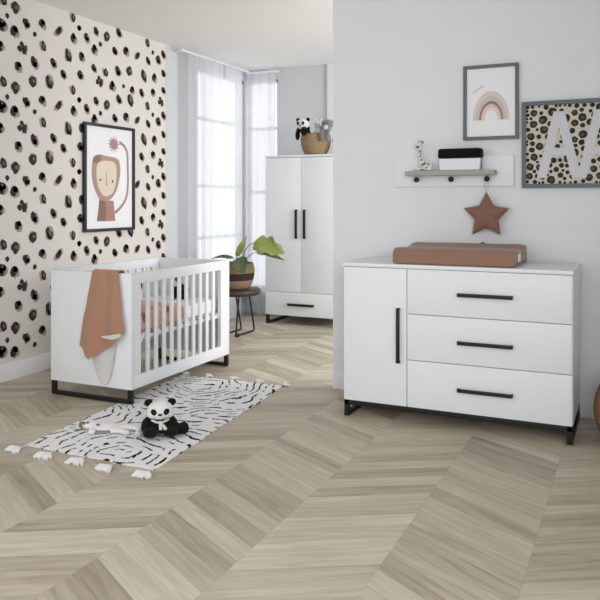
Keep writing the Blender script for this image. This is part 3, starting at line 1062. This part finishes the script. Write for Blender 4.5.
gf = thing('toy_giraffe', (-1.31, 4.835, 1.564), 'small white spotted plush giraffe sitting on the wall shelf ledge', 'soft toy')
g = G()
LZ = 1.564
g.ell((-1.292, 4.838, LZ + 0.036), (0.042, 0.026, 0.034)); g.ell((-1.325, 4.838, LZ + 0.06), (0.022, 0.02, 0.034))
g.tube([(-1.325, 4.838, LZ + 0.05), (-1.334, 4.838, LZ + 0.105), (-1.338, 4.836, LZ + 0.155), (-1.340, 4.834, LZ + 0.175)], [0.020, 0.015, 0.013, 0.014], 14)
g.ell((-1.345, 4.828, LZ + 0.180), (0.024, 0.017, 0.017), Euler((0, R(-25), 0)).to_matrix())
g.ell((-1.355, 4.832, LZ + 0.014), (0.028, 0.014, 0.013)); g.ell((-1.275, 4.822, LZ + 0.014), (0.030, 0.014, 0.013)); g.ell((-1.345, 4.85, LZ + 0.014), (0.018, 0.014, 0.013))
g.fuse(0.004, 3).build('body', 'plush_white', gf, smooth=180)
rnd = random.Random(3)
for (dx, dz, r) in ((-1.30, 0.05, 0.009), (-1.275, 0.045, 0.008), (-1.287, 0.022, 0.008), (-1.325, 0.075, 0.008), (-1.333, 0.10, 0.007), (-1.336, 0.135, 0.008), (-1.316, 0.045, 0.008), (-1.332, 0.118, 0.006)):
    G().ell((dx, 4.838 - (0.0255 if dz < 0.06 else 0.0165 if dz < 0.09 else 0.0135), LZ + dz), (r, 0.003, r * 1.1)).build('spot', 'plush_grey', gf, smooth=180)
for s in (-1, 1):
    G().ell((-1.334 + s * 0.014, 4.836, LZ + 0.196), (0.006, 0.004, 0.010)).build('ear', 'plush_grey', gf, smooth=180)
    G().tube([(-1.338 + s * 0.007, 4.834, LZ + 0.192), (-1.338 + s * 0.008, 4.834, LZ + 0.212)], 0.0028, 8).build('horn', 'plush_grey', gf)
G().ell((-1.352, 4.820, LZ + 0.165), (0.013, 0.010, 0.010)).build('muzzle', 'plush_grey', gf, smooth=180)

bx = thing('storage_box', (-1.064, 4.835, LZ), 'white storage box with a black lid on the wall shelf', 'box')
def rbox(x0, x1, y0, y1, z0, z1, r, taper=0.0):
    t = G().box(x0, x1, y0, y1, z0, z1, r, seg=4)
    for v in t.bm.verts:
        q = (v.co.z - z0) / (z1 - z0)
        v.co.x += taper * (1 - q) * (1 if v.co.x < (x0 + x1) / 2 else -1)
    return t
rbox(-1.203, -0.925, 4.795, 4.880, LZ, LZ + 0.080, 0.010, 0.006).build('bin', 'lacquer', bx, smooth=50)
o = rbox(-1.208, -0.920, 4.790, 4.884, LZ + 0.078, LZ + 0.146, 0.022).build('lid', 'plush_black', bx, smooth=60)
o['label'] = 'black rounded lid'
o = G().box(-0.930, -0.922, 4.825, 4.845, LZ + 0.012, LZ + 0.085, 0.003).build('strap', 'plush_grey', bx)
o['label'] = 'grey fastening strap'

# star cushion hanging from the last knob
sx, sy, szc = -0.896, 4.845, 1.266
stt = thing('star_cushion', (sx, sy, szc), 'terracotta star cushion hanging from a shelf knob by a string', 'cushion')
t = bmesh.new()
N = 10
ring = []
for layer in range(7):
    q = layer / 6
    s = 1.0 if layer == 0 else 1 - q
    row = []
    for k in range(60):
        a = PI / 2 + 2 * PI * k / 60
        seg = k / 6.0
        i = int(seg); f = seg - i
        r0 = 0.162 if i % 2 == 0 else 0.084
        r1 = 0.084 if i % 2 == 0 else 0.162
        a0, a1 = PI / 2 + 2 * PI * i / 10, PI / 2 + 2 * PI * (i + 1) / 10
        p = Vector((r0 * math.cos(a0), r0 * math.sin(a0))).lerp(Vector((r1 * math.cos(a1), r1 * math.sin(a1))), f)
        row.append((p.x * s, p.y * s))
    ring.append(row)
for side in (-1, 1):
    vs = []
    for layer in range(7):
        q = layer / 6
        h = 0.042 * math.sqrt(max(0, 1 - (1 - q) ** 2))
        vs.append([t.verts.new((sx + x, sy + side * h * 0.95, szc + z)) for (x, z) in ring[layer]])
    for layer in range(6):
        for k in range(60):
            t.faces.new((vs[layer][k], vs[layer][(k + 1) % 60], vs[layer + 1][(k + 1) % 60], vs[layer + 1][k]))
bmesh.ops.remove_doubles(t, verts=t.verts, dist=0.0006)
bmesh.ops.recalc_face_normals(t, faces=t.faces)
g = G(); g.absorb(t)
bmesh.ops.smooth_vert(g.bm, verts=g.bm.verts, factor=0.3, use_axis_x=True, use_axis_y=True, use_axis_z=True)
g.build('cushion_body', 'star_cloth', stt, smooth=75)
g = G().tube([(sx - 0.004, sy, szc + 0.140), (sx - 0.011, sy + 0.004, 1.47), (sx - 0.012, YP - 0.036, 1.515), (sx + 0.0, YP - 0.036, 1.528), (sx + 0.012, YP - 0.036, 1.515), (sx + 0.010, sy + 0.004, 1.47), (sx + 0.004, sy, szc + 0.140)], 0.0028, 8)
o = g.build('hanging_string', 'lining', stt)

# ----------------------------------------------------------------- wall pictures
def frame_y(root, x0, x1, z0, z1, w, d, mk):
    y1, y0 = YP - 0.0006, YP - d
    f = G()
    f.box(x0, x0 + w, y0, y1, z0, z1, 0.002); f.box(x1 - w, x1, y0, y1, z0, z1, 0.002)
    f.box(x0 + w, x1 - w, y0, y1, z0, z0 + w, 0.002); f.box(x0 + w, x1 - w, y0, y1, z1 - w, z1, 0.002)
    return f.build('frame', mk, root)


def arc(gg, cx, cz, r0, r1, y, mat, n=32, K=1.6):
    for k in range(n):
        a, b = PI * k / n, PI * (k + 1) / n
        gg.poly([(cx + r0 * math.cos(a), y, cz + K * r0 * math.sin(a)), (cx + r1 * math.cos(a), y, cz + K * r1 * math.sin(a)),
                 (cx + r1 * math.cos(b), y, cz + K * r1 * math.sin(b)), (cx + r0 * math.cos(b), y, cz + K * r0 * math.sin(b))], mat)


rb = thing('framed_picture', (-0.877, YP, 1.767), 'framed pastel rainbow print in a dark grey frame above the shelf', 'picture', 'framed prints on the walls')
frame_y(rb, -1.056, -0.698, 1.767, 2.262, 0.022, 0.026, 'frame_grey')
g = G().box(-1.036, -0.718, YP - 0.014, YP - 0.004, 1.787, 2.242)
yy = YP - 0.0146
arc(g, -0.875, 1.897, 0.098, 0.119, yy, 1); arc(g, -0.875, 1.897, 0.078, 0.098, yy, 2); arc(g, -0.875, 1.897, 0.066, 0.078, yy, 3)
arc(g, -0.875, 1.897, 0.052, 0.066, yy, 4); arc(g, -0.875, 1.897, 0.040, 0.052, yy, 5)
for k in range(9):
    x = -0.996 + k * 0.008
    z = 2.075 + k * 0.005
    g.poly([(x, yy, z), (x + 0.004, yy, z + 0.012 + 0.006 * (k % 2)), (x + 0.0065, yy, z + 0.012 + 0.006 * (k % 2)), (x + 0.0025, yy, z)], 3)
g.build('print', ['print_paper', 'arc_a', 'arc_b', 'arc_c', 'arc_d', 'arc_e'], rb, smooth=0)

lt = thing('framed_picture', (-0.33, YP, 1.446), 'grey framed leopard pattern print with large pale letters', 'picture', 'framed prints on the walls')
LX0, LX1, LZ0, LZ1 = -0.677, 0.023, 1.446, 2.001
frame_y(lt, LX0, LX1, LZ0, LZ1, 0.026, 0.034, 'frame_grey')
g = G().box(LX0 + 0.024, LX1 - 0.024, YP - 0.016, YP - 0.004, LZ0 + 0.024, LZ1 - 0.024)
rnd = random.Random(21)
spots = []
ix0, ix1, iz0, iz1 = LX0 + 0.03, LX1 - 0.03, LZ0 + 0.03, LZ1 - 0.03
tries = 0
while tries < 26000:
    tries += 1
    x, z = rnd.uniform(ix0, ix1), rnd.uniform(iz0, iz1)
    top = (z - iz0) / (iz1 - iz0)
    r = rnd.uniform(0.013, 0.026) * (1.0 if tries < 3000 else 0.75) + 0.016 * max(0, top - 0.35) * rnd.random() * 2
    r = min(r, x - ix0 + 0.006, ix1 - x + 0.006, z - iz0 + 0.006, iz1 - z + 0.006)
    if r < 0.008:
        continue
    if all((x - a) ** 2 + (z - b) ** 2 > (r + c + 0.0035) ** 2 for a, b, c in spots):
        spots.append((x, z, r))
y1, y2 = YP - 0.0166, YP - 0.0172
for (x, z, r) in spots:
    n = 12
    ph = rnd.random() * 6
    g.poly([(x + r * rnd.uniform(0.88, 1.1) * math.cos(ph + 2 * PI * k / n), y1, z + r * rnd.uniform(0.88, 1.1) * math.sin(ph + 2 * PI * k / n)) for k in range(n)], 1)
    if r > 0.020:
        q = r * 0.5
        ox, oz = rnd.uniform(-0.2, 0.2) * r, rnd.uniform(-0.2, 0.2) * r
        g.poly([(x + ox + q * rnd.uniform(0.7, 1.1) * math.cos(2 * PI * k / 8), y2, z + oz + q * rnd.uniform(0.7, 1.1) * math.sin(2 * PI * k / 8)) for k in range(8)], 2)
g.build('print', ['leo_ground', 'leo_black', 'leo_brown'], lt, smooth=0)
for ax in (-0.450, -0.210):
    g = G()
    H0, H1 = 1.508, 1.932
    def stroke(xa, za, xb, zb, w, ya, yb):
        g.poly([(xa - w / 2, ya, za), (xa + w / 2, ya, za), (xb + w / 2, ya, zb), (xb - w / 2, ya, zb)], 0, (0, yb - ya, 0))
    stroke(ax - 0.106, H0, ax - 0.004, H1, 0.058, YP - 0.0205, YP - 0.0175)
    stroke(ax + 0.106, H0, ax + 0.004, H1, 0.058, YP - 0.0203, YP - 0.0175)
    g.poly([(ax - 0.07, YP - 0.0201, 1.650), (ax + 0.07, YP - 0.0201, 1.650), (ax + 0.055, YP - 0.0201, 1.700), (ax - 0.055, YP - 0.0201, 1.700)], 0, (0, 0.0024, 0))
    o = g.build('letter', 'letter_grey', lt, smooth=0)
    o['label'] = 'large pale grey capital A'

# lion print on the patterned wall
ln = thing('framed_picture', (XL, 5.247, 1.09), 'black framed lion drawing on the spotted wallpaper', 'picture', 'framed prints on the walls')
FY0, FY1, FZ0, FZ1, fw = 4.902, 5.592, 1.092, 2.046, 0.026
f = G()
x0, x1 = XL + 0.0055, XL + 0.034
f.box(x0, x1, FY0, FY0 + fw, FZ0, FZ1, 0.002); f.box(x0, x1, FY1 - fw, FY1, FZ0, FZ1, 0.002)
f.box(x0, x1, FY0 + fw, FY1 - fw, FZ0, FZ0 + fw, 0.002); f.box(x0, x1, FY0 + fw, FY1 - fw, FZ1 - fw, FZ1, 0.002)
f.build('frame', 'frame_black', ln)
g = G().box(XL + 0.006, XL + 0.016, FY0 + fw - 0.002, FY1 - fw + 0.002, FZ0 + fw - 0.002, FZ1 - fw + 0.002)
def flat(pts, mat, lay):
    # smooth closed outline through the points (y, z)
    n = len(pts)
    out = []
    for i in range(n):
        p0, p1, p2, p3 = (Vector(pts[(i + j) % n]) for j in (-1, 0, 1, 2))
        for k in range(5):
            t = k / 5
            c = 0.5 * (2 * p1 + (p2 - p0) * t + (2 * p0 - 5 * p1 + 4 * p2 - p3) * t * t + (3 * p1 - p0 - 3 * p2 + p3) * t ** 3)
            out.append((XL + 0.016 + 0.0007 * lay, c.x, c.y))
    g.poly(out, mat)
flat([(5.016, 1.712), (5.044, 1.756), (5.115, 1.773), (5.217, 1.764), (5.338, 1.754), (5.384, 1.711), (5.393, 1.622), (5.368, 1.521), (5.322, 1.431), (5.247, 1.372), (5.173, 1.362), (5.107, 1.381), (5.05, 1.457), (5.016, 1.533), (5.005, 1.627)], 1, 2)
flat([(5.03, 1.745), (5.06, 1.765), (5.115, 1.773), (5.13, 1.759), (5.12, 1.722), (5.078, 1.700), (5.022, 1.700)], 2, 3)
flat([(5.075, 1.677), (5.13, 1.715), (5.217, 1.724), (5.305, 1.713), (5.335, 1.669), (5.338, 1.58), (5.319, 1.491), (5.277, 1.431), (5.203, 1.405), (5.144, 1.42), (5.095, 1.477), (5.067, 1.572)], 3, 4)
g.poly([(XL + 0.0167, y, z) for y, z in [(5.073, 1.183), (5.325, 1.180), (5.313, 1.264), (5.301, 1.362), (5.107, 1.378), (5.090, 1.267)]], 4)
g.poly([(XL + 0.0171, y, z) for y, z in [(5.073, 1.183), (5.195, 1.182), (5.188, 1.362), (5.107, 1.378), (5.090, 1.267)]], 5)
tail = [(5.316, 1.254), (5.384, 1.293), (5.452, 1.352), (5.494, 1.433), (5.506, 1.545), (5.503, 1.686), (5.497, 1.797), (5.468, 1.856), (5.424, 1.887), (5.381, 1.900)]
dense = []
for i in range(len(tail) - 1):
    p0, p1, p2, p3 = (Vector(tail[max(0, min(len(tail) - 1, i + j))]) for j in (-1, 0, 1, 2))
    for k in range(5):
        t = k / 5
        dense.append(0.5 * (2 * p1 + (p2 - p0) * t + (2 * p0 - 5 * p1 + 4 * p2 - p3) * t * t + (3 * p1 - p0 - 3 * p2 + p3) * t ** 3))
dense.append(Vector(tail[-1]))
for a, b, c in zip(dense, dense[1:], dense[2:] + [dense[-1] * 2 - dense[-2]]):
    n0 = Vector((-(b - a).y, (b - a).x)).normalized() * 0.014
    n1 = Vector((-(c - b).y, (c - b).x)).normalized() * 0.014
    g.poly([(XL + 0.0164, p.x, p.y) for p in (a + n0, a - n0, b - n1, b + n1)], 6)
pts = []
for k in range(24):
    a = 2 * PI * k / 24
    r = 0.086 if k % 2 == 0 else 0.046
    pts.append((XL + 0.0169, 5.303 + r * math.cos(a), 1.878 + r * 0.9 * math.sin(a)))
g.poly(pts, 6)
for (ey, ez) in ((5.115, 1.550), (5.283, 1.540)):
    g.poly([(XL + 0.0196, ey + 0.011 * math.cos(2 * PI * k / 14), ez + 0.013 * math.sin(2 * PI * k / 14)) for k in range(14)], 7)
g.poly([(XL + 0.0194, y, z) for y, z in ((5.193, 1.64), (5.203, 1.64), (5.212, 1.53), (5.215, 1.497), (5.180, 1.497), (5.184, 1.53))], 8)
g.poly([(XL + 0.0197, y, z) for y, z in ((5.196, 1.62), (5.200, 1.62), (5.200, 1.50), (5.196, 1.50))], 7)
g.build('print', ['print_paper', 'mane', 'mane_dark', 'face_ink', 'body_ink', 'body_dark', 'tail_ink', 'ink_dark', 'leo_ground'], ln, smooth=0)
G().box(XL + 0.022, XL + 0.024, FY0 + fw - 0.001, FY1 - fw + 0.001, FZ0 + fw - 0.001, FZ1 - fw + 0.001).build('glazing', 'glass', ln, smooth=0)

# --------------------------------------------------------------------- the rug
C00, C10, C11, C01 = Vector((-3.085, 3.035)), Vector((-2.212, 3.030)), Vector((-2.350, 4.800)), Vector((-3.225, 4.770))
rug = thing('rug', (C00.x, C00.y, 0), 'white tufted rug with broken black lines and corner tassels', 'rug')


def rug_fn(u, v):
    p = (C00 * (1 - u) + C10 * u) * (1 - v) + (C01 * (1 - u) + C11 * u) * v
    wob = 0.012 * mnoise.noise(Vector((u * 3, v * 6, 1.0)))
    edge = min(u, 1 - u) * 0.87
    p = p + Vector((wob if edge < 0.2 else wob * 0.5, 0.010 * mnoise.noise(Vector((u * 7, v, 5)))))
    z = 0.0055 + 0.0012 * (1 + mnoise.noise(Vector((p.x * 60, p.y * 60, 0))))
    z += 0.004 * max(0, mnoise.noise(Vector((p.x * 7, p.y * 7, 3.0)))) * (1 if p.x > -2.98 else 0)
    if p.x < -3.0 and p.y > 3.85:
        z = 0.0055
    return Vector((p.x, p.y, z))


g = G()
g.grid(rug_fn, 90, 180)
t = g.bm
bmesh.ops.recalc_face_normals(t, faces=t.faces)
r = bmesh.ops.extrude_face_region(t, geom=list(t.faces))
for v in [e for e in r['geom'] if isinstance(e, bmesh.types.BMVert)]:
    v.co.z = 0.0008
bmesh.ops.recalc_face_normals(t, faces=t.faces)
g.build('pile', 'rug', rug, smooth=60)


def tassel(x, y, ang, seed, cord=0.05, k0=1.0):
    rnd = random.Random(seed)
    g = G()
    d = Vector((math.cos(ang), math.sin(ang), 0)); n = Vector((-d.y, d.x, 0))
    g.tube([Vector((x, y, 0.007)) - d * 0.01, Vector((x, y, 0.006)) + d * (cord + 0.01)], 0.003, 7)
    b = Vector((x, y, 0.010)) + d * cord
    g.ell(b + d * 0.012, (0.014, 0.014, 0.009))
    for k in range(11):
        s = (k - 5) / 5
        e = b + d * (0.060 + rnd.uniform(-0.012, 0.010)) * k0 + n * (s * 0.048 * k0 + rnd.uniform(-0.004, 0.004))
        e.z = 0.006
        m = b + d * 0.034 * k0 + n * s * 0.034 * k0 + Vector((0, 0, 0.007 + 0.004 * rnd.random()))
        g.tube([b + Vector((0, 0, 0)), m, e], [0.007, 0.0105, 0.007], 7)
    g.build('tassel', 'cotton', rug, smooth=60)


for i, (x, y) in enumerate(((-3.072, 3.028), (-2.872, 3.022), (-2.655, 3.026), (-2.452, 3.014), (-2.228, 3.020))):
    tassel(x, y, R(-90 + (-2, 10, 10, 4, 10)[i]), 40 + i)
for i, u in enumerate((0.02, 0.25, 0.5, 0.75, 0.985)):
    p = C01 * (1 - u) + C11 * u
    tassel(p.x, p.y - 0.004, R(90 + (6, -5, 4, -6, -40)[i]), 60 + i, 0.012, 0.6)

# ------------------------------------------------------------- panda on the rug
RZ = 0.0130
PB = Vector((-2.508, 3.490, RZ))
pan = thing('plush_panda', PB, 'plush panda with grey ribbon sitting on the black and white rug', 'soft toy')
MX = Matrix.Translation(PB) @ Matrix.Rotation(R(35.3), 4, 'Z') @ Matrix.Diagonal((0.94, 0.92, 0.79, 1))
g = G()
g.ell((0.0, 0.015, 0.080), (0.092, 0.075, 0.080))                       # trunk
g.ell((0.0, 0.005, 0.128), (0.066, 0.055, 0.040))                       # shoulders
g.ell((-0.082, -0.02, 0.080), (0.032, 0.040, 0.060), Euler((0, R(14), 0)).to_matrix())   # arm
g.ell((0.074, -0.02, 0.085), (0.032, 0.040, 0.055), Euler((0, R(-18), 0)).to_matrix())   # arm
g.ell((-0.058, -0.062, 0.036), (0.046, 0.066, 0.036))                   # leg, forward
g.ell((0.062, -0.062, 0.036), (0.050, 0.060, 0.036))                    # leg
g.ell((0.105, -0.035, 0.042), (0.050, 0.045, 0.040))                    # thigh turned out
g.ell((0.142, -0.045, 0.048), (0.034, 0.036, 0.046))                    # foot turned up
g.fuse(0.006, 4).fuzz(0.002, 90).place(MX).build('body', 'plush_black', pan, smooth=180)
g = G()
g.ell((0, -0.022, 0.182), (0.080, 0.068, 0.070)); g.ell((0, -0.075, 0.160), (0.034, 0.028, 0.026)); g.ell((-0.045, -0.03, 0.160), (0.036, 0.04, 0.036)); g.ell((0.045, -0.03, 0.160), (0.036, 0.04, 0.036))
g.fuse(0.005, 5).fuzz(0.0018, 120).place(MX).build('head', 'plush_white', pan, smooth=180)
for s in (-1, 1):
    G().ell((s * 0.070, -0.004, 0.232), (0.027, 0.016, 0.027), Euler((0, R(s * 25), 0)).to_matrix()).place(MX).build('ear', 'plush_black', pan, smooth=180)
    ep = G().ell((s * 0.038, -0.082, 0.186), (0.018, 0.012, 0.023), Euler((0, R(s * 22), R(s * 22))).to_matrix()).place(MX).build('eye_patch', 'plush_black', pan, smooth=180)
    G().ell((s * 0.036, -0.094, 0.190), (0.006, 0.004, 0.006)).place(MX).build('eye', 'nose', ep, smooth=180)
G().ell((0, -0.103, 0.172), (0.014, 0.009, 0.009)).place(MX).build('nose', 'nose', pan, smooth=180)
g = G().ell((0, -0.080, 0.112), (0.012, 0.010, 0.010))
g.tube([(-0.05, -0.045, 0.118), (-0.02, -0.075, 0.110), (0, -0.082, 0.110), (0.02, -0.075, 0.110), (0.05, -0.045, 0.118)], 0.008, 10)
g.tube([(0.005, -0.086, 0.108), (0.022, -0.098, 0.088), (0.034, -0.112, 0.068)], [0.006, 0.010, 0.011], 8)
g.tube([(-0.002, -0.086, 0.108), (0.002, -0.100, 0.088), (0.004, -0.116, 0.070)], [0.006, 0.010, 0.010], 8)
o = g.place(MX).build('ribbon', 'lining', pan, smooth=60)
o['label'] = 'pale grey ribbon tied at the neck'

# flat plush toy lying beside the panda
ft = thing('plush_comforter', (-2.86, 3.40, RZ), 'floppy white plush toy lying stretched out on the rug beside the panda', 'soft toy')
g = G()
g.ell((-2.845, 3.41, RZ + 0.028), (0.11, 0.055, 0.028), Euler((0, 0, R(18))).to_matrix())
g.ell((-2.935, 3.385, RZ + 0.036), (0.048, 0.042, 0.036))
g.tube([(-2.78, 3.445, RZ + 0.02), (-2.70, 3.475, RZ + 0.022), (-2.645, 3.47, RZ + 0.022), (-2.600, 3.405, RZ + 0.020)], [0.026, 0.021, 0.019, 0.018], 14)
g.tube([(-2.78, 3.39, RZ + 0.02), (-2.72, 3.40, RZ + 0.02), (-2.66, 3.385, RZ + 0.018)], [0.026, 0.020, 0.018], 14)
g.tube([(-2.89, 3.36, RZ + 0.02), (-2.86, 3.31, RZ + 0.018)], [0.022, 0.020], 14)
g.fuse(0.006, 4).fuzz(0.0015, 80).place(Matrix.Translation((0, 0, RZ * 0.28)) @ Matrix.Diagonal((1, 1, 0.72, 1))).build('body', 'plush_white', ft, smooth=180)
for (x, y, z, r) in ((-2.985, 3.375, 0.022, 0.020), (-2.965, 3.42, 0.022, 0.018)):
    G().ell((x, y, RZ + z), (r * 1.1, r * 0.9, r)).build('ear', 'plush_brown', ft, smooth=180)
for (x, y, z, r) in ((-2.952, 3.355, 0.040, 0.014), (-2.93, 3.36, 0.046, 0.010), (-2.865, 3.375, 0.036, 0.013)):
    G().ell((x, y, RZ + z), (r, r * 0.8, r * 0.7)).build('patch', 'plush_brown', ft, smooth=180)
G().ell((-2.588, 3.388, RZ + 0.020), (0.018, 0.026, 0.018)).build('paw', 'plush_pale', ft, smooth=180)

# ----------------------------------------------- basket on the floor by the dresser
g = G().lathe(basket_prof(0.165, 0.285, 0.165, 0.36, 30), (0.0, 4.50, 0), 72, 0.003)
meta(g.build('floor_basket', 'wicker_honey', loc=(0.0, 4.50, 0), smooth=60), 'round brown woven basket on the floor beside the dresser', 'basket')

# --------------------------------------------------------------- light and camera
w = bpy.data.worlds.new('daylight')
SC.world = w
w.use_nodes = True
bg = w.node_tree.nodes['Background']
bg.inputs[0].default_value = (0.975, 0.99, 1.0, 1)
bg.inputs[1].default_value = 1.0


def area(name, loc, rot, sx, sy, power, col=(1, 1, 1)):
    l = bpy.data.lights.new(name, 'AREA')
    l.shape = 'RECTANGLE'; l.size = sx; l.size_y = sy; l.energy = power; l.color = col
    o = bpy.data.objects.new(name, l)
    COL.objects.link(o)
    o.location = loc; o.rotation_euler = rot
    return o


area('front_fill_light', (1.6, -0.6, 1.9), (R(78), 0, R(32)), 2.4, 1.8, 65, (1, 0.99, 0.97))  # added fill lamp behind the camera, no window stands there

area('far_room_fill_light', (0.4, 6.0, 1.9), (R(66), 0, R(76)), 1.6, 1.6, 62, (1, 0.99, 0.97))  # unseen fill lamp added to brighten the wardrobe and far floor

cam = bpy.data.cameras.new('camera')
cam.sensor_width = 36.0
cam.lens = 728.375 / 600 * 36.0
cam.shift_y = -(300 - 201.26) / 600
cam.clip_start = 0.05
co = bpy.data.objects.new('camera', cam)
COL.objects.link(co)
co.location = (0, 0, 1.36)
co.rotation_euler = (R(90), 0, R(24.837))
SC.camera = co
SC.view_settings.view_transform = 'Standard'
SC.view_settings.look = 'None'
SC.view_settings.gamma = 1.0
SC.view_settings.exposure = 0.55
SC.view_settings.use_curve_mapping = False
